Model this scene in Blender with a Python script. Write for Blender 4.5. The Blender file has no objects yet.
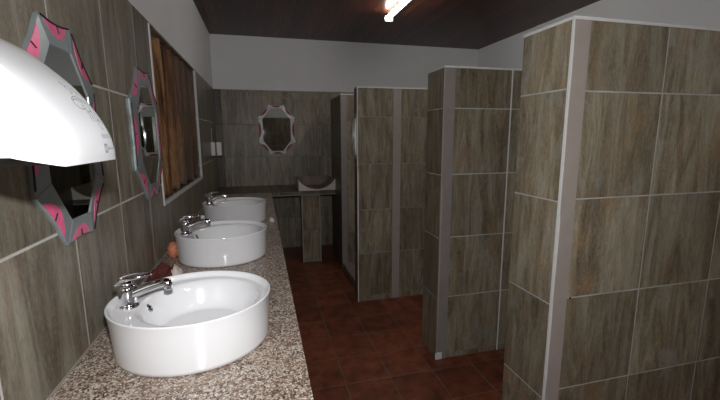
import bpy, bmesh, math, random
from mathutils import Vector, Matrix, noise
random.seed(4)
PI = math.pi
scene = bpy.context.scene
col = scene.collection

# ------------------------------------------------------------------ materials
class NT:
    def __init__(s, name):
        s.m = bpy.data.materials.new(name); s.m.use_nodes = True
        s.t = s.m.node_tree; s.b = s.t.nodes['Principled BSDF']
    def n(s, typ, **kw):
        nd = s.t.nodes.new(typ)
        for k, v in kw.items(): setattr(nd, k, v)
        return nd
    def l(s, a, b): s.t.links.new(a, b)
    def val(s, sock, v):
        if hasattr(v, 'is_output') or isinstance(v, bpy.types.NodeSocket): s.l(v, sock)
        else: sock.default_value = v
    def math(s, op, a, b=0.0, c=0.0):
        nd = s.n('ShaderNodeMath', operation=op)
        s.val(nd.inputs[0], a); s.val(nd.inputs[1], b); s.val(nd.inputs[2], c)
        return nd.outputs[0]
    def mix(s, f, a, b):
        nd = s.n('ShaderNodeMix', data_type='RGBA')
        s.val(nd.inputs[0], f)
        for i, v in ((6, a), (7, b)):
            if isinstance(v, (tuple, list)): nd.inputs[i].default_value = (*v[:3], 1)
            else: s.l(v, nd.inputs[i])
        return nd.outputs[2]
    def comb(s, x, y, z):
        nd = s.n('ShaderNodeCombineXYZ')
        for i, v in enumerate((x, y, z)): s.val(nd.inputs[i], v)
        return nd.outputs[0]
    def noise(s, vec, scale, detail=3, rough=.55, dist=0):
        nd = s.n('ShaderNodeTexNoise'); s.l(vec, nd.inputs['Vector'])
        nd.inputs['Scale'].default_value = scale; nd.inputs['Detail'].default_value = detail
        nd.inputs['Roughness'].default_value = rough; nd.inputs['Distortion'].default_value = dist
        return nd.outputs[0]
    def ramp(s, fac, stops):
        nd = s.n('ShaderNodeValToRGB'); s.l(fac, nd.inputs[0]); e = nd.color_ramp.elements
        while len(e) < len(stops): e.new(.5)
        for k, (p, c) in enumerate(stops):
            e[k].position = p; e[k].color = (*c, 1) if len(c) == 3 else c
        return nd.outputs[0]
    def rng(s, v, a, b, c=0., d=1.):
        nd = s.n('ShaderNodeMapRange'); s.l(v, nd.inputs[0])
        for i, q in enumerate((a, b, c, d)): nd.inputs[i+1].default_value = q
        return nd.outputs[0]
    def bump(s, h, strength, dist=.01):
        nd = s.n('ShaderNodeBump'); nd.inputs['Strength'].default_value = strength
        nd.inputs['Distance'].default_value = dist; s.l(h, nd.inputs['Height'])
        s.l(nd.outputs[0], s.b.inputs['Normal'])
    def pos(s):
        g = s.n('ShaderNodeNewGeometry'); x = s.n('ShaderNodeSeparateXYZ'); s.l(g.outputs['Position'], x.inputs[0])
        return g.outputs['Position'], x.outputs[0], x.outputs[1], x.outputs[2]

def plain(name, c, rough=.5, metal=0., spec=.5, coat=0., vary=.08, scale=30, emit=None):
    t = NT(name)
    tc = t.n('ShaderNodeTexCoord')
    f = t.noise(tc.outputs['Object'], scale, 3)
    d = tuple(max(0, v*(1-vary)) for v in c); u = tuple(min(1, v*(1+vary)) for v in c)
    t.l(t.mix(f, d, u), t.b.inputs['Base Color'])
    t.b.inputs['Roughness'].default_value = rough; t.b.inputs['Metallic'].default_value = metal
    t.b.inputs['Specular IOR Level'].default_value = spec
    t.b.inputs['Coat Weight'].default_value = coat; t.b.inputs['Coat Roughness'].default_value = .06
    if emit:
        t.b.inputs['Emission Color'].default_value = (*emit[0], 1); t.b.inputs['Emission Strength'].default_value = emit[1]
    return t.m

def tile_mat(name, axis, u0, w, z0, h, grout=(.50, .49, .46), gw=.0035, tone=1., seed=0., rust=.5, nocol=False, sp=.35, sat=1.06):
    """rustic timber-look porcelain tiles laid in a grid, grain upright"""
    t = NT(name); P, X, Y, Z = t.pos()
    U = X if axis == 'x' else Y
    a = t.math('DIVIDE', t.math('SUBTRACT', U, u0), w); b = t.math('DIVIDE', t.math('SUBTRACT', Z, z0), h)
    ia, ib = t.math('FLOOR', a), t.math('FLOOR', b)
    fa, fb = t.math('FRACT', a), t.math('FRACT', b)
    ea = t.math('MULTIPLY', t.math('MINIMUM', fa, t.math('SUBTRACT', 1., fa)), w)
    eb = t.math('MULTIPLY', t.math('MINIMUM', fb, t.math('SUBTRACT', 1., fb)), h)
    eb = t.math('ADD', eb, t.math('MULTIPLY', t.math('LESS_THAN', Z, .1), 1.))
    e = eb if nocol else t.math('MINIMUM', ea, eb)
    wn = t.n('ShaderNodeTexWhiteNoise', noise_dimensions='3D')
    t.l(t.comb(ia, ib, seed), wn.inputs['Vector'])
    sc = t.n('ShaderNodeSeparateColor'); t.l(wn.outputs['Color'], sc.inputs[0])
    r1, r2, r3 = sc.outputs
    # fine grain, broad bands and blotches, each tile with its own offset
    off = t.math('MULTIPLY', r1, 37.)
    v1 = t.comb(t.math('ADD', t.math('MULTIPLY', U, 85.), off), t.math('ADD', t.math('MULTIPLY', Z, 11.), off), seed)
    grain = t.noise(v1, 1., 5, .7, 1.2)
    v2 = t.comb(t.math('ADD', t.math('MULTIPLY', U, 11.), off), t.math('ADD', t.math('MULTIPLY', Z, 1.5), off), seed+3)
    band = t.noise(v2, 1., 6, .68, 1.5)
    v3 = t.comb(t.math('ADD', t.math('MULTIPLY', U, 8.), off), t.math('ADD', t.math('MULTIPLY', Z, 4.), off), seed+7)
    blot = t.noise(v3, 1., 5, .65, 1.0)
    v4 = t.comb(t.math('MULTIPLY', U, 150.), t.math('MULTIPLY', Z, 60.), off)
    fine = t.noise(v4, 1., 4, .75, .5)
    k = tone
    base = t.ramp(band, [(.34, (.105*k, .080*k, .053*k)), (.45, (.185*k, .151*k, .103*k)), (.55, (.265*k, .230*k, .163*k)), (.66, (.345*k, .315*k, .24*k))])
    base = t.mix(t.rng(grain, .44, .64, .0, .45), base, (.13*k, .102*k, .068*k))
    base = t.mix(t.math('MULTIPLY', t.rng(blot, .55, .68), rust), base, (.26*k, .165*k, .088*k))
    base = t.mix(t.math('MULTIPLY', t.rng(blot, .46, .34), .55), base, (.26*k, .26*k, .225*k))
    base = t.mix(t.rng(fine, .48, .66, 0., .32), base, (.38*k, .34*k, .26*k))
    base = t.mix(t.rng(fine, .44, .32, 0., .30), base, (.07*k, .055*k, .04*k))
    br = t.math('ADD', .80, t.math('MULTIPLY', r2, .30))
    hs = t.n('ShaderNodeHueSaturation'); t.l(base, hs.inputs['Color']); t.l(br, hs.inputs['Value']); hs.inputs['Saturation'].default_value = sat
    g = t.rng(e, gw*.55, gw, 1., 0.)
    dirt = t.rng(t.noise(P, 9., 3), .35, .7, .35, 1.)
    gc = t.mix(dirt, tuple(v*.55 for v in grout), grout)
    t.l(t.mix(g, hs.outputs[0], gc), t.b.inputs['Base Color'])
    t.l(t.rng(g, 0., 1., .38, .85), t.b.inputs['Roughness'])
    t.b.inputs['Specular IOR Level'].default_value = sp
    hgt = t.math('ADD', t.math('MULTIPLY', grain, .25), t.math('MULTIPLY', t.rng(e, 0., gw*1.4), 1.))
    t.bump(hgt, .35, .002)
    return t.m

def floor_mat():
    t = NT('terracotta_floor_tiles'); P, X, Y, Z = t.pos(); w = .285
    a = t.math('DIVIDE', t.math('SUBTRACT', X, .445), w); b = t.math('DIVIDE', t.math('SUBTRACT', Y, 2.085), w)
    fa, fb = t.math('FRACT', a), t.math('FRACT', b)
    e = t.math('MULTIPLY', t.math('MINIMUM', t.math('MINIMUM', fa, t.math('SUBTRACT', 1., fa)), t.math('MINIMUM', fb, t.math('SUBTRACT', 1., fb))), w)
    wn = t.n('ShaderNodeTexWhiteNoise', noise_dimensions='3D'); t.l(t.comb(t.math('FLOOR', a), t.math('FLOOR', b), 0.), wn.inputs['Vector'])
    nz = t.noise(P, 9., 4, .6, .4); n2 = t.noise(P, 38., 3, .6)
    base = t.ramp(nz, [(.3, (.095, .028, .015)), (.5, (.20, .054, .026)), (.68, (.27, .082, .040))])
    base = t.mix(t.rng(n2, .5, .75, 0., .5), base, (.085, .030, .018))
    hs = t.n('ShaderNodeHueSaturation'); t.l(base, hs.inputs['Color']); t.l(t.math('ADD', .75, t.math('MULTIPLY', wn.outputs['Value'], .45)), hs.inputs['Value'])
    g = t.rng(t.math('ADD', e, t.math('MULTIPLY', n2, .002)), .0035, .0065, 1., 0.)
    t.l(t.mix(t.math('MULTIPLY', g, t.rng(t.noise(P, 5., 2), .35, .6, .3, .95)), hs.outputs[0], (.17, .125, .09)), t.b.inputs['Base Color'])
    t.b.inputs['Roughness'].default_value = .42; t.b.inputs['Specular IOR Level'].default_value = .4
    t.bump(t.math('ADD', t.math('MULTIPLY', nz, .5), t.rng(e, 0., .006)), .35, .003)
    return t.m

def granite_mat():
    t = NT('pink_brown_granite'); P, X, Y, Z = t.pos()
    def vor(scale):
        v = t.n('ShaderNodeTexVoronoi'); t.l(P, v.inputs['Vector']); v.inputs['Scale'].default_value = scale
        s = t.n('ShaderNodeSeparateColor'); t.l(v.outputs['Color'], s.inputs[0]); return s.outputs
    a = vor(150.); b = vor(260.)
    c = t.ramp(a[0], [(0., (.08, .05, .036)), (.22, (.21, .135, .095)), (.48, (.32, .235, .175)), (.74, (.43, .355, .29)), (1., (.60, .54, .46))])
    c = t.mix(t.rng(b[1], .80, .84), c, (.05, .038, .032))
    c = t.mix(t.rng(b[0], .88, .92), c, (.72, .68, .62))
    c = t.mix(t.rng(t.noise(P, 12., 3), .35, .7, 0., .35), c, (.30, .205, .155))
    t.l(c, t.b.inputs['Base Color'])
    t.b.inputs['Roughness'].default_value = .22
    return t.m

def plank_mat():
    t = NT('dark_varnished_boards'); P, X, Y, Z = t.pos(); w = .095
    a = t.math('DIVIDE', X, w); f = t.math('FRACT', a); ia = t.math('FLOOR', a)
    e = t.math('MULTIPLY', t.math('MINIMUM', f, t.math('SUBTRACT', 1., f)), w)
    wn = t.n('ShaderNodeTexWhiteNoise', noise_dimensions='1D'); t.l(ia, wn.inputs['W'])
    g = t.noise(t.comb(t.math('MULTIPLY', X, 60.), t.math('ADD', t.math('MULTIPLY', Y, 3.), t.math('MULTIPLY', wn.outputs['Value'], 20.)), 0.), 1., 4, .6, .5)
    c = t.ramp(g, [(.3, (.022, .006, .0035)), (.5, (.060, .017, .009)), (.66, (.12, .036, .018))])
    hs = t.n('ShaderNodeHueSaturation'); t.l(c, hs.inputs['Color']); t.l(t.math('ADD', .65, t.math('MULTIPLY', wn.outputs['Value'], .7)), hs.inputs['Value'])
    t.l(t.mix(t.rng(e, .001, .004, 1., 0.), hs.outputs[0], (.006, .003, .002)), t.b.inputs['Base Color'])
    t.b.inputs['Roughness'].default_value = .28; t.b.inputs['Specular IOR Level'].default_value = .10
    t.bump(t.math('ADD', t.rng(e, 0., .006), t.math('MULTIPLY', g, .15)), .5, .003)
    return t.m

def plaster_mat():
    t = NT('white_painted_plaster'); P, X, Y, Z = t.pos()
    n = t.noise(P, 3., 4); n2 = t.noise(P, 60., 3)
    t.l(t.mix(n, (.72, .72, .72), (.80, .80, .80)), t.b.inputs['Base Color'])
    t.b.inputs['Roughness'].default_value = .75; t.b.inputs['Specular IOR Level'].default_value = .25
    t.bump(n2, .12, .004)
    return t.m

def curtain_mat():
    t = NT('rough_brown_cloth'); P, X, Y, Z = t.pos()
    s = t.noise(t.comb(t.math('MULTIPLY', Y, 16.), t.math('MULTIPLY', Z, 1.1), 0.), 1., 4, .65, .5)
    f = t.noise(t.comb(t.math('MULTIPLY', Y, 60.), t.math('MULTIPLY', Z, 14.), 3.), 1., 4, .7, .6)
    c = t.ramp(s, [(.36, (.018, .009, .006)), (.45, (.13, .058, .027)), (.54, (.29, .135, .058)), (.68, (.34, .20, .10))])
    c = t.mix(t.rng(f, .45, .7, 0., .65), c, (.065, .035, .022))
    # greyer faded cloth in the middle and towards the far end
    fd = t.math('MULTIPLY', t.rng(Y, 2.7, 3.15), t.rng(t.noise(P, 2.5, 2), .35, .6, .45, .9))
    c = t.mix(fd, c, t.mix(s, (.035, .026, .021), (.15, .12, .10)))
    t.l(c, t.b.inputs['Base Color']); t.b.inputs['Roughness'].default_value = .85
    t.b.inputs['Specular IOR Level'].default_value = .2
    t.bump(f, .5, .01)
    return t.m

M = {}
M['floor'] = floor_mat(); M['granite'] = granite_mat(); M['planks'] = plank_mat(); M['plaster'] = plaster_mat()
M['curtain'] = curtain_mat()
M['ceramic'] = plain('white_glazed_ceramic', (.82, .82, .83), .12, coat=.6, vary=.01)
M['chrome'] = plain('chrome', (.78, .78, .80), .10, 1., vary=.03)
M['mirror'] = plain('mirror_glass', (.66, .69, .68), .015, 1., vary=.01)
M['mframe'] = plain('silvered_glass_facets', (.30, .34, .345), .34, .45, vary=.08)
M['mframe_w'] = plain('white_silver_glass', (.74, .72, .73), .3, .25, vary=.08)
M['pink'] = plain('pink_glass_paint', (.78, .13, .27), .3, vary=.22, scale=60)
M['maroon'] = plain('maroon_glass_paint', (.30, .06, .10), .3, vary=.2)
M['black'] = plain('black_paint', (.015, .015, .016), .4, vary=.1)
M['white_plastic'] = plain('white_plastic', (.76, .76, .765), .28, coat=.3, vary=.01)
M['grey_print'] = plain('grey_print', (.16, .17, .18), .5, vary=.05)
M['mid_print'] = plain('mid_grey_print', (.14, .145, .16), .8, spec=.1, vary=.05)
M['light_print'] = plain('pale_grey_print', (.45, .47, .49), .5, vary=.05)
M['trim'] = plain('white_trim', (.66, .65, .63), .5, vary=.10)
M['strip'] = plain('mauve_grey_strip', (.335, .285, .255), .6, vary=.12, scale=14)
M['strip_dark'] = plain('dull_mauve_strip', (.235, .205, .19), .6, vary=.15, scale=14)
M['beige'] = plain('beige_stone', (.62, .55, .47), .5, vary=.12)
M['brown_glaze'] = plain('brown_glaze', (.24, .195, .145), .45, vary=.3, scale=14)
M['grey_plastic'] = plain('grey_plastic', (.12, .12, .13), .4)
M['orange'] = plain('orange_shell', (.62, .22, .12), .5, vary=.35, scale=25)
M['red_cloth'] = plain('maroon_cloth', (.11, .022, .018), .8, vary=.6, scale=45)
M['cream_cloth'] = plain('cream_cloth', (.70, .62, .54), .8, vary=.2)
M['navy'] = plain('navy_plastic', (.03, .03, .07), .4)
M['tube'] = plain('lit_tube', (.9, .9, .9), .4, emit=((1., .97, .93), 37.))

# tile coursework: z values are heights above the floor
T_left = tile_mat('tiles_left_wall', 'y', 2.024, .388, 1.25, .424, grout=(.66, .64, .60), gw=.0048, seed=1., tone=.90, rust=.35, sat=.92)
T_back = tile_mat('tiles_back_wall', 'x', .02, .40, 1.25, .412, grout=(.20, .19, .17), seed=2., tone=1.1, rust=.25)
T_rear = tile_mat('tiles_behind', 'x', .1, .40, 1.25, .412, seed=5., tone=.9)
T_right = tile_mat('tiles_right_wall', 'y', .1, .40, 1.25, .412, seed=6., tone=.9)
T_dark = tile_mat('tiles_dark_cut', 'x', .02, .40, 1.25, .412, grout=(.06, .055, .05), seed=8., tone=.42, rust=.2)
T_b1f = tile_mat('tiles_first_front', 'x', 1.5455, .402, .4445, .4065, seed=11., tone=1.06, rust=.6)
T_b1s = tile_mat('tiles_first_side', 'y', 1.20, .8, .41, .42, seed=12., tone=1.0, rust=.9, nocol=True)
T_b2f = tile_mat('tiles_second_front', 'x', 1.567, .402, .4445, .409, seed=13., tone=.98, rust=.6, gw=.004)
T_b2s = tile_mat('tiles_second_side', 'y', 2.1, .8, .435, .412, seed=14., tone=.85, rust=.5, nocol=True)
T_b3f = tile_mat('tiles_third_front', 'x', 1.2, .402, .455, .405, grout=(.33, .31, .27), seed=15., tone=.95, rust=.4, nocol=True)
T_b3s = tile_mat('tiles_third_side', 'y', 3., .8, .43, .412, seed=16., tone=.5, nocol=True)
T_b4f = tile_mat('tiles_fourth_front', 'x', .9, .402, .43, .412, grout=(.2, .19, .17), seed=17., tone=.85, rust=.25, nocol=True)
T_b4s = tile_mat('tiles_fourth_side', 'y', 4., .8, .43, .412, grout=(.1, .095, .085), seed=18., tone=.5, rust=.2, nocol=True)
T_ped = tile_mat('tiles_pillar', 'x', .2, .8, .41, .41, grout=(.14, .13, .11), seed=21., tone=.95, rust=.5, nocol=True)
T_ledge = tile_mat('tiles_ledge', 'x', .1, .4, .2, 1.5, grout=(.14, .13, .11), seed=23., tone=.6, rust=.4)
T_base = tile_mat('tiles_counter_base', 'y', .1, .4, .05, .41, seed=24., tone=.8)

# ------------------------------------------------------------------ mesh helpers
def link(name, bm, mats, parent=None, smooth=False):
    me = bpy.data.meshes.new(name); bmesh.ops.recalc_face_normals(bm, faces=bm.faces[:])
    bm.to_mesh(me); bm.free()
    if not isinstance(mats, (list, tuple)): mats = [mats]
    for m in mats: me.materials.append(m)
    if smooth:
        for p in me.polygons: p.use_smooth = True
    o = bpy.data.objects.new(name, me); col.objects.link(o)
    if parent: o.parent = parent
    return o
def tag(o, label=None, cat=None, group=None, kind=None):
    if label: o['label'] = label
    if cat: o['category'] = cat
    if group: o['group'] = group
    if kind: o['kind'] = kind
    return o
def thing(name, loc, label, cat, group=None, rot=0):
    o = bpy.data.objects.new(name, None); o.empty_display_size = .1; col.objects.link(o)
    o.location = loc; o.rotation_euler = (0, 0, rot)
    return tag(o, label, cat, group)
def struct(name, bm, mats, **k): return tag(link(name, bm, mats, **k), kind='structure')
def box(bm, x0, x1, y0, y1, z0, z1, bev=0, seg=2, pick=None):
    """pick(normal)->material index"""
    vs = [bm.verts.new(p) for p in ((x0,y0,z0),(x1,y0,z0),(x1,y1,z0),(x0,y1,z0),(x0,y0,z1),(x1,y0,z1),(x1,y1,z1),(x0,y1,z1))]
    fs = [bm.faces.new([vs[i] for i in f]) for f in ((0,3,2,1),(4,5,6,7),(0,1,5,4),(1,2,6,5),(2,3,7,6),(3,0,4,7))]
    nm = ['-z','+z','-y','+x','+y','-x']
    if pick:
        for f, n in zip(fs, nm): f.material_index = pick.get(n, 0)
    if bev:
        es = list({e for f in fs for e in f.edges})
        bmesh.ops.bevel(bm, geom=es, offset=bev, segments=seg, profile=.6, affect='EDGES')
    return bm
def B(*a, **k):
    bm = bmesh.new(); box(bm, *a, **k); return bm
def catmull(pts, n=6, closed=False):
    out = []; N = len(pts)
    rng = range(N) if closed else range(N-1)
    for i in rng:
        g = lambda k: Vector(pts[k % N]) if closed else Vector(pts[max(0, min(N-1, k))])
        p0, p1, p2, p3 = g(i-1), g(i), g(i+1), g(i+2)
        for j in range(n):
            t = j/n
            out.append(.5*((2*p1)+(-p0+p2)*t+(2*p0-5*p1+4*p2-p3)*t*t+(-p0+3*p1-3*p2+p3)*t**3))
    if not closed: out.append(Vector(pts[-1]))
    return out
def tube(bm, pts, rad, seg=12, closed=False, cap=True):
    pts = [Vector(p) for p in pts]; n = len(pts)
    rs = rad if isinstance(rad, (list, tuple)) else [rad]*n
    rings = []; up = None
    for i, p in enumerate(pts):
        if closed: d = pts[(i+1) % n]-pts[i-1]
        else: d = pts[min(i+1, n-1)]-pts[max(i-1, 0)]
        d.normalize()
        if up is None: up = Vector((0,0,1)) if abs(d.z) < .9 else Vector((1,0,0))
        a = d.cross(up).normalized(); b = a.cross(d).normalized(); up = b
        r = rs[i]; ra, rb = (r if isinstance(r, tuple) else (r, r))
        rings.append([bm.verts.new(p+a*math.cos(2*PI*k/seg)*ra+b*math.sin(2*PI*k/seg)*rb) for k in range(seg)])
    m = n if closed else n-1
    for i in range(m):
        A, Bq = rings[i], rings[(i+1) % n]
        for k in range(seg): bm.faces.new((A[k], A[(k+1) % seg], Bq[(k+1) % seg], Bq[k]))
    if cap and not closed:
        bm.faces.new(rings[0][::-1]); bm.faces.new(rings[-1])
    return bm
def prism(pts, y0, y1):
    bm = bmesh.new(); a = [bm.verts.new((x, y0, z)) for x, z in pts]; b = [bm.verts.new((x, y1, z)) for x, z in pts]
    bm.faces.new(a); bm.faces.new(b); n = len(a)
    for k in range(n): bm.faces.new((a[k], a[(k+1) % n], b[(k+1) % n], b[k]))
    return bm
def lathe(bm, prof, seg=28, org=(0,0,0)):
    rings = []
    for r, z in prof:
        rings.append([bm.verts.new((org[0]+max(r,1e-4)*math.cos(2*PI*k/seg), org[1]+max(r,1e-4)*math.sin(2*PI*k/seg), org[2]+z)) for k in range(seg)])
    for A, Bq in zip(rings, rings[1:]):
        for k in range(seg): bm.faces.new((A[k], A[(k+1) % seg], Bq[(k+1) % seg], Bq[k]))
    bm.faces.new(rings[0][::-1]); bm.faces.new(rings[-1])
    return bm

# ------------------------------------------------------------------ room shell
XL, XR, YB, YF, H = -.531, 3.11, 5.17, -1.9, 2.737
TT = 2.093        # top of the wall tiling
struct('floor', B(XL-.2, XR+.2, YF-.2, YB+.2, -.12, 0), M['floor'])
struct('ceiling', B(XL-.2, XR+.2, YF-.2, YB+.2, H, H+.08), M['planks'])
WY0, WY1, WZ0, WZ1 = 2.285, 3.765, 1.128, 2.082
bm = bmesh.new()
for (y0, y1, z0, z1) in ((YF, WY0, 0, TT), (WY1, YB, 0, TT), (WY0, WY1, 0, WZ0), (WY0, WY1, WZ1, TT)):
    box(bm, XL-.2, XL, y0, y1, z0, z1)
box(bm, XL-.2, XL-.004, YF, YB, TT, H, pick={k: 1 for k in ('-z','+z','-y','+y','-x','+x')})
struct('wall_left', bm, [T_left, M['plaster']])
bm = bmesh.new()
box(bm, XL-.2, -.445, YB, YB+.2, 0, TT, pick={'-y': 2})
box(bm, -.445, XR+.2, YB, YB+.2, 0, TT)
box(bm, XL-.2, XR+.2, YB+.004, YB+.2, TT, H, pick={'-y': 1, '-z': 1})
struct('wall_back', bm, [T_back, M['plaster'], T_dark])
bm = bmesh.new()
box(bm, XR, XR+.2, YF, YB, 0, 1.9); box(bm, XR+.002, XR+.2, YF, YB, 1.9, H, pick={'-x': 1, '-z': 1})
struct('wall_right', bm, [T_right, M['plaster']])
bm = bmesh.new()
box(bm, XL-.2, XR+.2, YF-.2, YF, 0, TT); box(bm, XL-.2, XR+.2, YF-.2, YF-.004, TT, H, pick={'+y': 1, '-z': 1})
struct('wall_front', bm, [T_rear, M['plaster']])

# window in the left wall: white trim, sheet of glass, dim reveal
def frame_ring(bm, y0, y1, z0, z1, w, x0, x1):
    box(bm, x0, x1, y0, y0+w, z0, z1); box(bm, x0, x1, y1-w*1.3, y1, z0, z1)
    box(bm, x0, x1, y0+w, y1-w*1.3, z0, z0+w*1.2)
wf = struct('window_1', B(XL-.19, XL-.175, WY0, WY1, WZ0, WZ1), plain('dim_window_pane', (.05, .055, .06), .1, vary=.05))
bm = bmesh.new(); frame_ring(bm, WY0, WY1, WZ0, WZ1, .018, XL-.012, XL+.005)
link('window_frame', bm, M['trim'], parent=wf)
# curtain
bm = bmesh.new(); ny, nz = 150, 26; grid = []
for i in range(ny+1):
    y = WY0+.022+(WY1-WY0-.050)*i/ny; row = []
    for j in range(nz+1):
        z = WZ0+.03+(WZ1-WZ0-.034)*j/nz
        t = (y-WY0)
        drop = 1-j/nz
        ph = 46*t+1.3*noise.noise((t*3.1, z*.6, 0))*2+.5*drop
        am = .023+.012*noise.noise((t*6, z*.8, 4))
        x = XL-.038+am*math.sin(ph)+.010*noise.noise((t*22, z*2.2, 9))
        zz = z-(.012*math.sin(ph*.5+1)*drop if j < 3 else 0)
        row.append(bm.verts.new((x, y, zz)))
    grid.append(row)
for i in range(ny):
    for j in range(nz): bm.faces.new((grid[i][j], grid[i+1][j], grid[i+1][j+1], grid[i][j+1]))
cur = link('curtain', bm, M['curtain'], smooth=True)
md = cur.modifiers.new('s', 'SOLIDIFY'); md.thickness = .004
tag(cur, 'rough brown curtain hanging in folds inside the white trimmed wall opening', 'curtain')
bm = bmesh.new(); tube(bm, [(XL-.042, WY0+.001, WZ1-.015), (XL-.042, WY1-.001, WZ1-.015)], .007, 10)
link('curtain_rod', bm, M['brown_glaze'], parent=cur)

# ------------------------------------------------------------------ partitions
def partition(label, x0, y0, y1, top, front, side, stripx, strip_m, edge=M['trim'], stripw=.072):
    r = thing('tiled_partition', (x0, y0, 0), label, 'partition wall')
    def P(name, bm, m):
        bmesh.ops.translate(bm, verts=bm.verts[:], vec=(-x0, -y0, 0)); return link(name, bm, m, parent=r)
    P('tiled_body', B(x0, XR, y0, y1, 0, top, pick={'-x': 1, '+z': 2}), [front, side, M['trim']])
    P('corner_strip', B(stripx, stripx+stripw, y0-.004, y0, 0, top), strip_m)
    bm = bmesh.new()
    box(bm, x0-.003, XR, y0-.0045, y0+.006, top-.007, top+.004); box(bm, x0-.003, x0+.006, y0+.006, y1, top-.007, top+.004)
    P('top_trim', bm, M['trim'])
    if edge:
        # hand-run bead of white filler along the corner
        bm = bmesh.new(); prev = None; n = 60
        for i in range(n+1):
            z = (top-.008)*i/n
            w = .0025+.0035*noise.noise((z*5, x0*3, y0)) + (.003 if .5 < z < 1.2 else 0)
            ring = [bm.verts.new(p) for p in ((x0-.0035, y0+.004, z), (x0-.0035, y0-.0052, z), (x0+w, y0-.0052, z), (x0+w, y0-.002, z))]
            if prev:
                for k in range(3): bm.faces.new((prev[k], prev[k+1], ring[k+1], ring[k]))
            prev = ring
        P('edge_trim', bm, edge)
    return r, P
p1, P1 = partition('nearest tiled partition wall, large at the right edge of the view', 1.101, 1.207, 1.476, 1.917, T_b1f, T_b1s, 1.101, M['strip'])
p2, P2 = partition('second tiled partition wall, narrow corner with a chipped white foot', 1.096, 2.19, 2.43, 1.917, T_b2f, T_b2s, 1.096, M['strip_dark'], edge=M['strip'])
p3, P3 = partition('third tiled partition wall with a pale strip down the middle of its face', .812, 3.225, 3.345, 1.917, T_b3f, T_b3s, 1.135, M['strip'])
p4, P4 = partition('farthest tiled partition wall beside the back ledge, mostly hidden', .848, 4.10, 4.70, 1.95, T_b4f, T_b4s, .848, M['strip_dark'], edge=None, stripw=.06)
bm = bmesh.new(); box(bm, 1.086, 1.135, 2.180, 2.189, 0, .050, .006)
bmesh.ops.subdivide_edges(bm, edges=bm.edges[:], cuts=2, use_grid_fill=True)
for v in bm.verts:
    v.co += Vector((1, .2, 1))*.006*noise.noise(v.co*60) if v.co.z > .01 else Vector()
P2('plaster_patch', bm, M['trim'])
bm = bmesh.new(); box(bm, 1.1865, 1.1935, 1.203, 1.2065, .845, .854, .0015); P1('drilled_hole', bm, M['black'])
# second vertical joint bead on the second partition, near its right end
P2('joint_bead', B(1.562, 1.570, 2.187, 2.190, 0, 1.91), M['trim'])
# white curved fitting on the corridor side of the third partition
f = thing('wall_fitting', (.812, 3.285, 1.47), 'slim white curved fitting on the corridor edge of the third partition', 'fixture')
prof = [(0, .20), (-.010, .18), (-.018, .12), (-.022, .04), (-.019, -.05), (-.010, -.11), (0, -.15)]
bm = bmesh.new(); pr = catmull([(p[0], 0, p[1]) for p in prof], 5)
L = [bm.verts.new((p.x, -.045, p.z)) for p in pr]; R = [bm.verts.new((p.x, .045, p.z)) for p in pr]
for k in range(len(L)-1): bm.faces.new((L[k], L[k+1], R[k+1], R[k]))
bm.faces.new(L); bm.faces.new(R[::-1]); bm.faces.new((L[0], R[0], R[-1], L[-1]))
link('cover', bm, M['white_plastic'], parent=f)
bm = B(-.006, 0, -.052, .052, -.16, .23, .002); link('back_plate', bm, M['strip'], parent=f)
# low kerb between the third and the fourth partition
k = link('tiled_kerb', B(.852, .96, 3.345, 4.10, 0, .085, pick={'+z': 1}, bev=.003), [T_base, M['strip_dark']])
tag(k, 'low tiled kerb on the floor behind the third partition', 'kerb')

# ------------------------------------------------------------------ counter, ledge, pillar, stone basin
CZ = .873
c = thing('vanity_counter', (XL, .25, 0), 'long speckled pink brown granite counter along the left wall', 'counter')
def PC(name, bm, m):
    bmesh.ops.translate(bm, verts=bm.verts[:], vec=(-XL, -.25, 0)); return link(name, bm, m, parent=c)
PC('granite_top', B(XL+.001, .098, .25, 4.45, CZ-.03, CZ, bev=.004), M['granite'])
PC('tiled_base', B(XL+.001, .03, .30, 4.40, 0, CZ-.03), T_base)
bm = bmesh.new(); box(bm, XL+.001, XL+.006, .25, 4.45, CZ, CZ+.004); PC('sealant_line', bm, M['strip'])
g = thing('tiled_ledge', (0, 4.45, 0), 'dark tiled ledge along the back wall beyond the basins', 'ledge')
def PG(name, bm, m):
    bmesh.ops.translate(bm, verts=bm.verts[:], vec=(0, -4.45, 0)); return link(name, bm, m, parent=g)
PG('ledge_slab', B(XL+.001, .845, 4.451, YB-.001, CZ-.045, CZ, bev=.003), T_ledge)
PG('edge_trim', B(XL+.01, .845, 4.446, 4.4508, CZ-.047, CZ-.036), M['strip_dark'])
p = thing('tiled_pillar', (.55, 4.48, 0), 'narrow tiled pillar with pale edge lines under the back ledge', 'pillar')
def PP(name, bm, m):
    bmesh.ops.translate(bm, verts=bm.verts[:], vec=(-.55, -4.48, 0)); return link(name, bm, m, parent=p)
PP('tiled_body', B(.445, .660, 4.48, 4.70, 0, CZ-.046), T_ped)
PP('edge_trim', B(.440, .452, 4.474, 4.486, 0, CZ-.048), M['strip'])
PP('edge_trim', B(.653, .665, 4.474, 4.486, 0, CZ-.048), M['strip'])

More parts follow.
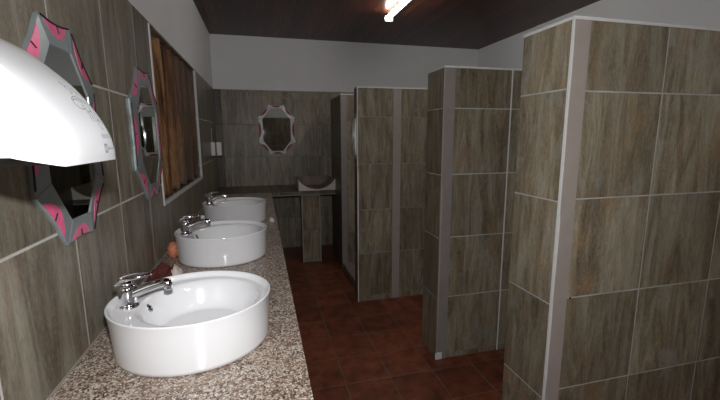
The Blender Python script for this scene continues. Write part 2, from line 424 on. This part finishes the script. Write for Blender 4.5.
# rectangular stone basin whose front rim dips in a curve
s = thing('stone_basin', (.63, 4.60, CZ), 'beige stone basin with a dipping curved rim standing on the back ledge', 'washbasin')
hw, d0, d1, hh = .218, -.135, .30, .135
bm = bmesh.new(); n = 36
def rim(x, y):
    q = max(0., 1-(x/hw)**2)
    fy = (y-d0)/(d1-d0)
    return hh*(1-max(0, .88-1.05*fy)*q**.85)
cols_ = []
for i in range(n+1):
    x = -hw+2*hw*i/n; q = max(0., 1-(x/hw)**2)
    ys = [d0, d0, d0+.022, d0+.07, (d0+d1)/2, d1-.06, d1-.02, d1, d1]
    rz = [0, rim(x, d0), rim(x, d0)+.001]
    inner = lambda y: min(rim(x, y), hh*(1-.80*min(1, q*1.2)))-.004
    zs = [0.004, rim(x, d0), rim(x, d0)+.001, max(.018, inner(ys[3])), max(.016, inner(ys[4])), max(.018, inner(ys[5])+.006), rim(x, d1)+.0, rim(x, d1), .004]
    cols_.append([bm.verts.new((x, yy, zz)) for yy, zz in zip(ys, zs)])
for i in range(n):
    a, b = cols_[i], cols_[i+1]
    for k in range(len(a)-1):
        fc = bm.faces.new((a[k], b[k], b[k+1], a[k+1])); fc.material_index = 0 if k in (0, 1, 7) else 1
    bm.faces.new((a[0], a[-1], b[-1], b[0]))
bm.faces.new(cols_[0]); bm.faces.new(cols_[-1][::-1])
link('basin_body', bm, [M['beige'], M['brown_glaze']], parent=s)
bm = bmesh.new(); lathe(bm, [(0, .0), (.016, 0), (.018, .003), (.013, .005), (.0, .004)], 20, (0, .08, .017)); link('drain', bm, M['chrome'], parent=s)

# ------------------------------------------------------------------ oval washbasins with mixer taps
HB = .148; RX, RY = .233, .212
def rr(th, s=1.): return Vector((RX*s*math.cos(th), RY*s*math.sin(th), 0))
def basin_h(x, y):
    """inner surface height at (x,y)"""
    u = math.sqrt((x/RX)**2+(y/RY)**2)
    deck = HB-.018
    bx, by = x-.022, y
    d = math.sqrt((bx/.180)**2+(by/.178)**2)
    e = min(1., max(0., (1.-d)/.33)); sm = e*e*(3-2*e)
    z = deck-.088*sm-.006*max(0, 1-d)
    w = min(1., max(0., (u-.925)/.055)); w = w*w*(3-2*w)
    return z*(1-w)+HB*w
def make_basin():
    r = bpy.data.objects.new('washbasin', None); r.empty_display_size = .1; col.objects.link(r)
    bm = bmesh.new(); N = 96
    rings = []
    def ring(s, z): rings.append([bm.verts.new(rr(2*PI*k/N, s)+Vector((0, 0, z))) for k in range(N)])
    for s_, z_ in ((.925, 0), (.945, .002), (.952, .012), (.962, .06), (.978, .11), (.996, HB-.006), (1.0, HB-.003), (.997, HB-.0008), (.990, HB)): ring(s_, z_)
    for s_ in [.982, .972, .962, .952, .942, .932, .92, .9]+[.9-.02*i for i in range(1, 44)]:
        rings.append([bm.verts.new((v.x, v.y, basin_h(v.x, v.y))) for v in [rr(2*PI*k/N, s_) for k in range(N)]])
    for a, b in zip(rings, rings[1:]):
        for k in range(N): bm.faces.new((a[k], a[(k+1) % N], b[(k+1) % N], b[k]))
    bm.faces.new(rings[0][::-1]); bm.faces.new(rings[-1])
    link('bowl', bm, M['ceramic'], parent=r, smooth=True)
    dz = basin_h(.035, 0)
    bm = bmesh.new(); lathe(bm, [(0, -.002), (.027, -.002), (.028, .002), (.022, .004), (.018, .0015), (0, .003)], 28, (.035, 0, dz+.001))
    link('drain', bm, M['chrome'], parent=r, smooth=True)
    # overflow ring on the bowl wall towards the tap
    ox, oy = -.134, .030
    gx = (basin_h(ox+.004, oy)-basin_h(ox-.004, oy))/.008; gy = (basin_h(ox, oy+.004)-basin_h(ox, oy-.004))/.008
    nrm = Vector((-gx, -gy, 1)).normalized(); c0 = Vector((ox, oy, basin_h(ox, oy)))+nrm*.0015
    t1 = nrm.cross(Vector((0, 0, 1))).normalized(); t2 = nrm.cross(t1)
    bm = bmesh.new(); tube(bm, [c0+t1*math.cos(a)*.0085+t2*math.sin(a)*.012 for a in [2*PI*i/24 for i in range(24)]], .0026, 8, closed=True)
    ov = link('overflow_ring', bm, M['chrome'], parent=r, smooth=True)
    bm = bmesh.new(); vs = [bm.verts.new(c0-nrm*.0006+t1*math.cos(a)*.0082+t2*math.sin(a)*.0118) for a in [2*PI*i/24 for i in range(24)]]; bm.faces.new(vs)
    bmesh.ops.solidify(bm, geom=bm.faces[:], thickness=.0008)
    link('overflow_opening', bm, M['black'], parent=ov)
    # tap
    T = Vector((-.180, 0, HB-.019))
    bm = bmesh.new()
    lathe(bm, [(0, 0), (.031, 0), (.032, .004), (.027, .008), (.0245, .014), (.024, .036), (.0255, .048), (.0265, .058), (.022, .068), (.0, .072)], 32, T)
    tp = link('faucet', bm, M['chrome'], parent=r, smooth=True)
    bm = bmesh.new()
    path = catmull([T+Vector(v) for v in ((.0, 0, .034), (.03, 0, .046), (.065, 0, .058), (.098, 0, .066), (.116, 0, .063))], 6)
    n_ = len(path); tube(bm, path, [(.019-.006*i/n_, .016-.005*i/n_) for i in range(n_)], 16)
    tube(bm, [T+Vector((.110, 0, .067)), T+Vector((.112, 0, .054)), T+Vector((.113, 0, .042))], [.0135, .0125, .0120], 16)
    link('spout', bm, M['chrome'], parent=tp, smooth=True)
    bm = bmesh.new()
    loop = catmull([T+Vector(v)-Vector((0, 0, .014+.10*max(0, v[0]))) for v in ((-.012, -.010, .088), (-.024, -.021, .094), (.004, -.023, .104), (.040, -.017, .112), (.066, 0, .116), (.040, .017, .112), (.004, .023, .104), (-.024, .021, .094), (-.012, .010, .088))], 6)
    tube(bm, loop, .0052, 10)
    lathe(bm, [(0, 0), (.019, 0), (.020, .006), (.014, .012), (0, .014)], 24, T+Vector((0, 0, .067)))
    link('lever', bm, M['chrome'], parent=tp, smooth=True)
    return r
def dup(o, parent=None):
    c = o.copy(); col.objects.link(c); c.parent = parent
    for ch in list(o.children): dup(ch, c)
    return c
b1 = make_basin()
tag(b1, 'nearest oval white basin with chrome mixer tap on the granite counter', 'washbasin', 'white basins on the granite counter')
b2 = dup(b1); b3 = dup(b1)
b1.location = (-.222, 1.213, CZ+.0015); b2.location = (-.216, 2.10, CZ+.0015); b3.location = (-.205, 3.0, CZ+.0015)
tag(b2, 'middle oval white basin beside the orange ornament on the granite counter', 'washbasin', 'white basins on the granite counter')
tag(b3, 'farthest oval white basin, smallest in view, nearest the back ledge', 'washbasin', 'white basins on the granite counter')

# ------------------------------------------------------------------ small things on the counter
# orange shell-like ornament: spiral of swelling whorls
o = thing('shell_ornament', (-.470, 2.135, CZ), 'small rounded orange pink ornament wedged between wall and middle basin', 'ornament')
bm = bmesh.new(); bmesh.ops.create_icosphere(bm, subdivisions=4, radius=1)
for v in bm.verts:
    d = v.co.normalized(); a = math.atan2(d.x, d.z)
    rdg = 1+.05*math.sin(9*a)+.10*noise.noise(d*2.2)
    v.co = Vector((d.x*.030*rdg, d.y*.034*rdg, .042+d.z*.042*rdg*(1 if d.z < 0 else 1.05)))
link('shell_body', bm, M['orange'], parent=o, smooth=True)
# crumpled maroon and cream cloth
def crumple(bm, cx, cy, z0, rx, ry, h, seed, mi=0, nx=26):
    g_ = []
    for i in range(nx+1):
        row = []
        for j in range(nx+1):
            u, v = 2*i/nx-1, 2*j/nx-1
            x = u*math.sqrt(1-v*v/2); y = v*math.sqrt(1-u*u/2); r_ = math.sqrt(x*x+y*y)
            z = h*(1-r_**2.2)*(.55+.9*abs(noise.noise((x*2.6+seed, y*2.6, seed))))+.008*(1-r_)*noise.noise((x*7, y*7, seed))
            e = 1+.25*noise.noise((x*2, y*2, seed+5))*r_
            row.append(bm.verts.new((cx+x*rx*e, cy+y*ry*e, z0+max(.002, z+.003))))
        g_.append(row)
    for i in range(nx):
        for j in range(nx):
            f_ = bm.faces.new((g_[i][j], g_[i+1][j], g_[i+1][j+1], g_[i][j+1])); f_.material_index = mi
cl = thing('crumpled_cloth', (-.45, 1.82, CZ), 'crumpled maroon and cream cloth on the counter between the nearer basins', 'cloth')
bm = bmesh.new(); crumple(bm, .0, .0, 0, .066, .13, .062, 2.)
q = link('maroon_cloth', bm, M['red_cloth'], parent=cl, smooth=True); q.modifiers.new('s', 'SOLIDIFY').thickness = .003
bm = bmesh.new(); crumple(bm, .052, .0, .004, .030, .05, .058, 7., nx=16)
q = link('cream_corner', bm, M['cream_cloth'], parent=cl, smooth=True); q.modifiers.new('s', 'SOLIDIFY').thickness = .003
bm = bmesh.new(); crumple(bm, -.040, -.135, .0, .030, .030, .045, 11., nx=14)
q = link('cream_knot', bm, M['cream_cloth'], parent=cl, smooth=True); q.modifiers.new('s', 'SOLIDIFY').thickness = .003
# crumpled pale tissue by the farthest basin
bm = bmesh.new(); crumple(bm, 0, 0, 0, .022, .04, .035, 21., nx=14)
q = link('crumpled_tissue', bm, M['cream_cloth'], smooth=True); q.location = (.060, 2.90, CZ); q.modifiers.new('s', 'SOLIDIFY').thickness = .002
tag(q, 'small pale crumpled tissue at the counter edge beside the farthest basin', 'tissue')
# dark bottle behind the middle basin
bt = thing('small_bottle', (-.385, 2.62, CZ), 'small dark blue bottle with white top standing before the farthest basin', 'bottle')
bm = bmesh.new(); lathe(bm, [(0, 0), (.020, 0), (.022, .004), (.022, .070), (.018, .082), (.010, .088), (.010, .094), (0, .094)], 20); link('bottle_body', bm, M['navy'], parent=bt, smooth=True)
bm = bmesh.new(); lathe(bm, [(0, .094), (.013, .094), (.013, .122), (.009, .127), (0, .127)], 20); link('bottle_cap', bm, M['white_plastic'], parent=bt, smooth=True)

# ------------------------------------------------------------------ octagonal mirrors (local: x across, y out of the wall, z up)
def make_mirror(fm, pm, label, sx=1., sz=1., SC=.010, K=1.):
    r = thing('octagonal_mirror', (0, 0, 0), label, 'mirror', 'octagonal mirrors with scalloped painted frames')
    V = [(-.083, .303), (.083, .303), (.205, .155), (.205, -.150), (.083, -.298), (-.083, -.298), (-.205, -.150), (-.205, .155)]
    I = [(-.058, .235), (.058, .235), (.142, .120), (.142, -.118), (.058, -.232), (-.058, -.232), (-.142, -.118), (-.142, .120)]
    V = [(a*sx, b*sz) for a, b in V]; I = [(a*sx*K, b*sz*K) for a, b in I]
    n = 14; outer = []; inner = []
    for k in range(8):
        a, b = Vector(V[k]), Vector(V[(k+1) % 8]); ia, ib = Vector(I[k]), Vector(I[(k+1) % 8])
        d = (b-a); nv = Vector((d.y, -d.x)).normalized()
        if nv.dot((a+b)/2) > 0: nv = -nv
        for j in range(n):
            t = j/n; sc = math.sin(PI*t)
            outer.append(a.lerp(b, t)+nv*(SC*sc-.003*abs(math.sin(3*PI*t)))); inner.append(ia.lerp(ib, t))
    N = len(outer); bm = bmesh.new()
    R0 = [bm.verts.new((p.x, 0, p.y)) for p in outer]; R1 = [bm.verts.new((p.x, .007, p.y)) for p in outer]
    R2 = [bm.verts.new((p.x*.985, .010, p.y*.985)) for p in outer]; R3 = [bm.verts.new((p.x, .017, p.y)) for p in inner]
    R4 = [bm.verts.new((p.x*.985, .012, p.y*.985)) for p in inner]
    for A, C in ((R0, R1), (R1, R2), (R2, R3), (R3, R4)):
        for k in range(N): bm.faces.new((A[k], A[(k+1) % N], C[(k+1) % N], C[k]))
    bm.faces.new(R0)
    link('frame', bm, fm, parent=r)
    bm = prism([(p[0]*.99, p[1]*.99) for p in I], .004, .0135)
    link('mirror_glass', bm, M['mirror'], parent=r)
    for k in range(8):
        a, b = Vector(V[k]), Vector(V[(k+1) % 8]); ia, ib = Vector(I[k]), Vector(I[(k+1) % 8])
        d = (b-a); nv = Vector((d.y, -d.x)).normalized()
        if nv.dot((a+b)/2) > 0: nv = -nv
        ic = (ia+ib)/2; oc = (a+b)/2; W = (ic-oc).dot(nv)
        lo, hi = (.15, .85) if K == 1 else (.16, .84)
        def pt(t, w): # on sloping facet: w 0 outer..1 inner
            q_ = a.lerp(b, t)+nv*(SC*math.sin(PI*t))*(1-w)
            q_ = q_.lerp(ia.lerp(ib, t), w); return Vector((q_.x, .0108+.007*w, q_.y))
        m = 14; bm = bmesh.new(); top = []; bot = []
        for j in range(m+1):
            t = lo+(hi-lo)*j/m; bot.append(bm.verts.new(pt(t, .04))); top.append(bm.verts.new(pt(t, .04+.62*math.sin(PI*j/m)**.6+.001)))
        for j in range(m): bm.faces.new((bot[j], bot[j+1], top[j+1], top[j]))
        pl = link('painted_petal', bm, pm, parent=r)
        pl.modifiers.new('s', 'SOLIDIFY').thickness = .001
        bm = bmesh.new()
        if k in (0, 6, 7, 2, 5) and fm is M['mframe']:
            tube(bm, [pt(t/16, -.02)+Vector((0, .0005, 0)) for t in range(1, 16)], .0024, 6)
        tube(bm, [pt(.5, .02)+Vector((0, .0012, 0)), pt(.47, .40)+Vector((0, .0012, 0))], .0018, 6)
        link('painted_line', bm, M['black'], parent=pl)
    for k in range(8):   # mitre lines between the facets
        a, b = Vector(V[k]), Vector(I[k]); bm = bmesh.new(); tube(bm, [(a.x, .0095, a.y), (b.x, .0172, b.y)], .0013, 6)
        link('mitre_line', bm, M['grey_print'], parent=r)
    if fm is M['mframe_w']:
        for k in range(8):
            a = V[k]; bm = bmesh.new(); bmesh.ops.create_icosphere(bm, subdivisions=2, radius=.021)
            for v in bm.verts: v.co = Vector((a[0]*.97+v.co.x, .010+v.co.y*.4, a[1]*.97+v.co.z))
            link('corner_boss', bm, fm, parent=r, smooth=True)
    return r
m1 = make_mirror(M['mframe'], M['pink'], 'large grey framed mirror with pink patches, partly behind the hand dryer')
m1.rotation_euler = (0, 0, -PI/2); m1.location = (XL+.0005, 1.262, 1.507)
m2 = make_mirror(M['mframe'], M['pink'], 'grey and pink framed mirror beside the brown curtain', 1.08)
m2.rotation_euler = (0, 0, -PI/2); m2.location = (XL+.0005, 2.065, 1.510)
m3 = make_mirror(M['mframe_w'], M['maroon'], 'small pale framed mirror hanging alone on the back wall', 1.10, 1.02, SC=-.004, K=1.14)
m3.rotation_euler = (0, 0, PI); m3.location = (.218, YB-.0005, 1.592)

# ------------------------------------------------------------------ hand dryer
dr = thing('hand_dryer', (XL-.0008, .735, 1.46), 'big glossy white hand dryer on the wall at the upper left', 'hand dryer')
prof = [(.262, 0), (.262, .018), (.257, .045), (.240, .083), (.212, .125), (.182, .156), (.141, .191), (.099, .214), (.05, .231), (.0, .238)]
pr = catmull([(a, 0, b) for a, b in prof], 6)
def sec(y, s, sz=None):
    sz = sz or s
    return [Vector((p.x*s, y, p.z*sz)) for p in pr]
ys = [(-.136, .82), (-.135, .84), (-.131, .87), (-.110, .968), (-.106, .985), (-.101, .997), (-.096, 1), (-.04, 1), (0, 1), (.04, 1), (.090, 1), (.097, .997), (.103, .985), (.109, .965), (.124, .87), (.128, .84), (.129, .82)]
bm = bmesh.new(); prev = None
def cap(bm, S, y, flip=False):
    c_ = bm.verts.new((0, y, S[0].co.z))
    for a, b in zip(S, S[1:]): bm.faces.new((c_, a, b) if not flip else (c_, b, a))
    return c_
rows = []
for y, s in ys:
    q = (1-s)/.18; rows.append([bm.verts.new((v.x, v.y, .015*q+v.z*(1-.015*q/.238))) for v in sec(y, s, .94+.06*((s-.82)/.18))])
cs = []
for a, b in zip(rows, rows[1:]):
    for k in range(len(a)-1): bm.faces.new((a[k], a[k+1], b[k+1], b[k]))
c0 = cap(bm, rows[0], ys[0][0]); c1 = cap(bm, rows[-1], ys[-1][0], True)
bm.faces.new([c0]+[r[0] for r in rows]+[c1])
hd = link('cover', bm, M['white_plastic'], parent=dr, smooth=True)
hd.modifiers.new('e', 'EDGE_SPLIT').split_angle = math.radians(32)
# inner housing showing at each end
bm = B(0, .012, -.120, .120, .03, .21, .003); link('back_plate', bm, M['grey_plastic'], parent=dr)
bm = bmesh.new(); box(bm, .13, .22, -.035, .045, -.0015, .006, .001); link('nozzle', bm, M['grey_plastic'], parent=dr)
arc = [0]
for a, b in zip(pr, pr[1:]): arc.append(arc[-1]+(b-a).length)
def surf(y, s, off=.0002):
    for i in range(len(arc)-1):
        if arc[i+1] >= s: break
    t = (s-arc[i])/(arc[i+1]-arc[i]); p_ = pr[i].lerp(pr[i+1], t); d = (pr[i+1]-pr[i]).normalized()
    nn = Vector((d.z, 0, -d.x));  nn = nn if nn.x > 0 else -nn
    return Vector((p_.x, y, p_.z))+nn*off
def draw(bm, pts, r=.0006):
    tube(bm, [surf(y, s) for y, s in pts], r, 5)
bm = bmesh.new()   # picture of hands under warm air and a wavy arrow
def blob(cy, cs_, ry, rs, a0=0, a1=2*PI, n=14): return [(cy+ry*math.cos(a0+(a1-a0)*i/n), cs_+rs*math.sin(a0+(a1-a0)*i/n)) for i in range(n+1)]
_d = draw
def draw(bm, pts, r=.0006): _d(bm, [(y-.006, s) for y, s in pts], r)
draw(bm, blob(.052, .105, .018, .010, .3, 5.4)); draw(bm, blob(.070, .098, .012, .007, 2., 6.5))
draw(bm, [(.035, .112), (.045, .118), (.058, .122), (.072, .117), (.086, .108)])
for k_ in range(4): draw(bm, [(.058+.009*k_, .090), (.061+.009*k_, .084), (.057+.009*k_, .078), (.060+.009*k_, .071)], .0006)
draw(bm, blob(.060, .135, .006, .008)); draw(bm, [(.050, .150), (.056, .146), (.052, .141)]); draw(bm, blob(.083, .066, .007, .010, 0, 4.6)); draw(bm, [(.075, .140), (.080, .132), (.078, .126)])
draw = _d
link('printed_pictogram', bm, M['mid_print'], parent=dr)
bm = bmesh.new(); g_ = [[bm.verts.new(surf(.052+.038*i/6, .040+.008*j/2, .0004)) for j in range(3)] for i in range(7)]
for i in range(6):
    for j in range(2): bm.faces.new((g_[i][j], g_[i+1][j], g_[i+1][j+1], g_[i][j+1]))
link('printed_label', bm, M['light_print'], parent=dr)
bm = bmesh.new(); draw(bm, blob(.054, .022, .0070, .0075, 0, 2*PI, 20), .0011)
draw(bm, [(.058, .0262), (.053, .026), (.051, .0240), (.054, .022), (.057, .0200), (.054, .0175), (.050, .0175)], .0009)
for k_, (w_, h_) in enumerate(((.004, .0), (.003, 0), (.003, .001), (.004, 0), (.003, 0), (.003, .001))):
    y_ = .0635+.0047*k_; draw(bm, [(y_, .0195), (y_+.001, .0235+h_), (y_+.0028, .0235), (y_+.0032, .0195)], .0006); draw(bm, [(y_+.0008, .0215), (y_+.003, .0215)], .0005)
link('printed_emblem', bm, M['grey_print'], parent=dr)

# ------------------------------------------------------------------ white box fixture near the far corner
wb = thing('wall_dispenser', (XL, 4.60, 1.375), 'small white two part wall box near the back left corner', 'dispenser')
bm = B(.0, .042, -.05, .05, -.075, .075, .006); link('back_shell', bm, M['white_plastic'], parent=wb)
bm = B(.042, .058, -.046, .046, -.070, .070, .002); link('middle_band', bm, M['grey_plastic'], parent=wb)
bm = B(.058, .108, -.05, .05, -.075, .075, .008, 3); link('front_shell', bm, M['white_plastic'], parent=wb)
bm = bmesh.new()
for k_ in range(6):
    bmesh.ops.create_icosphere(bm, subdivisions=1, radius=.006, matrix=Matrix.Translation((.012, -.02, .085+.026*k_)))
tube(bm, [(.012, -.02, .07), (.012, -.02, .225)], .002, 6)
link('beaded_cord', bm, M['trim'], parent=wb)

# ------------------------------------------------------------------ fluorescent light
fl = thing('fluorescent_light', (1.30, 3.31, H), 'lit fluorescent tube light on the dark board ceiling', 'ceiling light')
bm = B(.012, .072, -.62, .62, -.035, 0, .003); link('housing', bm, M['white_plastic'], parent=fl)
bm = bmesh.new(); tube(bm, [(-.005, -.585, -.062), (-.005, .585, -.062)], .018, 16); link('tube', bm, M['tube'], parent=fl, smooth=True)
for sgn in (-1, 1):
    bm = B(-.024, .060, sgn*.60-.014, sgn*.60+.014, -.085, -.030, .004); link('end_cap', bm, M['white_plastic'], parent=fl)

fl_fill = dup(fl); fl_fill.location = (1.30, -.55, H)  # unseen copy of the fixture, added to raise the ambient light
fl['label'] = 'lit fluorescent tube light on the dark board ceiling, toward the back wall'
fl_fill['label'] = 'added fluorescent tube fixture for ambient fill, unseen behind the viewer'
# ------------------------------------------------------------------ camera
yaw, pit, rol = .2524, .1638, -.0047
fw = Vector((math.sin(yaw)*math.cos(pit), math.cos(yaw)*math.cos(pit), -math.sin(pit)))
rt = Vector((math.cos(yaw), -math.sin(yaw), 0)); up = rt.cross(fw)
r2 = rt*math.cos(rol)+up*math.sin(rol); u2 = up*math.cos(rol)-rt*math.sin(rol)
mw = Matrix(((r2.x, u2.x, -fw.x, 0), (r2.y, u2.y, -fw.y, 0), (r2.z, u2.z, -fw.z, 1.5), (0, 0, 0, 1)))
cd = bpy.data.cameras.new('camera'); cd.sensor_width = 36; cd.lens = 381.8/720*36; cd.clip_start = .02
cam = bpy.data.objects.new('camera', cd); col.objects.link(cam); cam.matrix_world = mw
scene.camera = cam

# ------------------------------------------------------------------ lights: the photographer's flash, and dim air in the room
ld = bpy.data.lights.new('camera_flash', 'AREA'); ld.shape = 'RECTANGLE'; ld.size = .045; ld.size_y = .022
ld.energy = 21.5; ld.color = (.97, .98, 1.)
lo = bpy.data.objects.new('camera_flash', ld); col.objects.link(lo)
lm = mw.copy(); lm.translation = Vector((.0, -.0, 1.5))+u2*.13+fw*.02; lo.matrix_world = lm
w = bpy.data.worlds.new('world'); scene.world = w; w.use_nodes = True
w.node_tree.nodes['Background'].inputs[0].default_value = (.5, .55, .6, 1); w.node_tree.nodes['Background'].inputs[1].default_value = .3

scene.view_settings.view_transform = 'Standard'; scene.view_settings.look = 'None'
scene.view_settings.gamma = 1; scene.view_settings.use_curve_mapping = False
scene.view_settings.exposure = 0.0
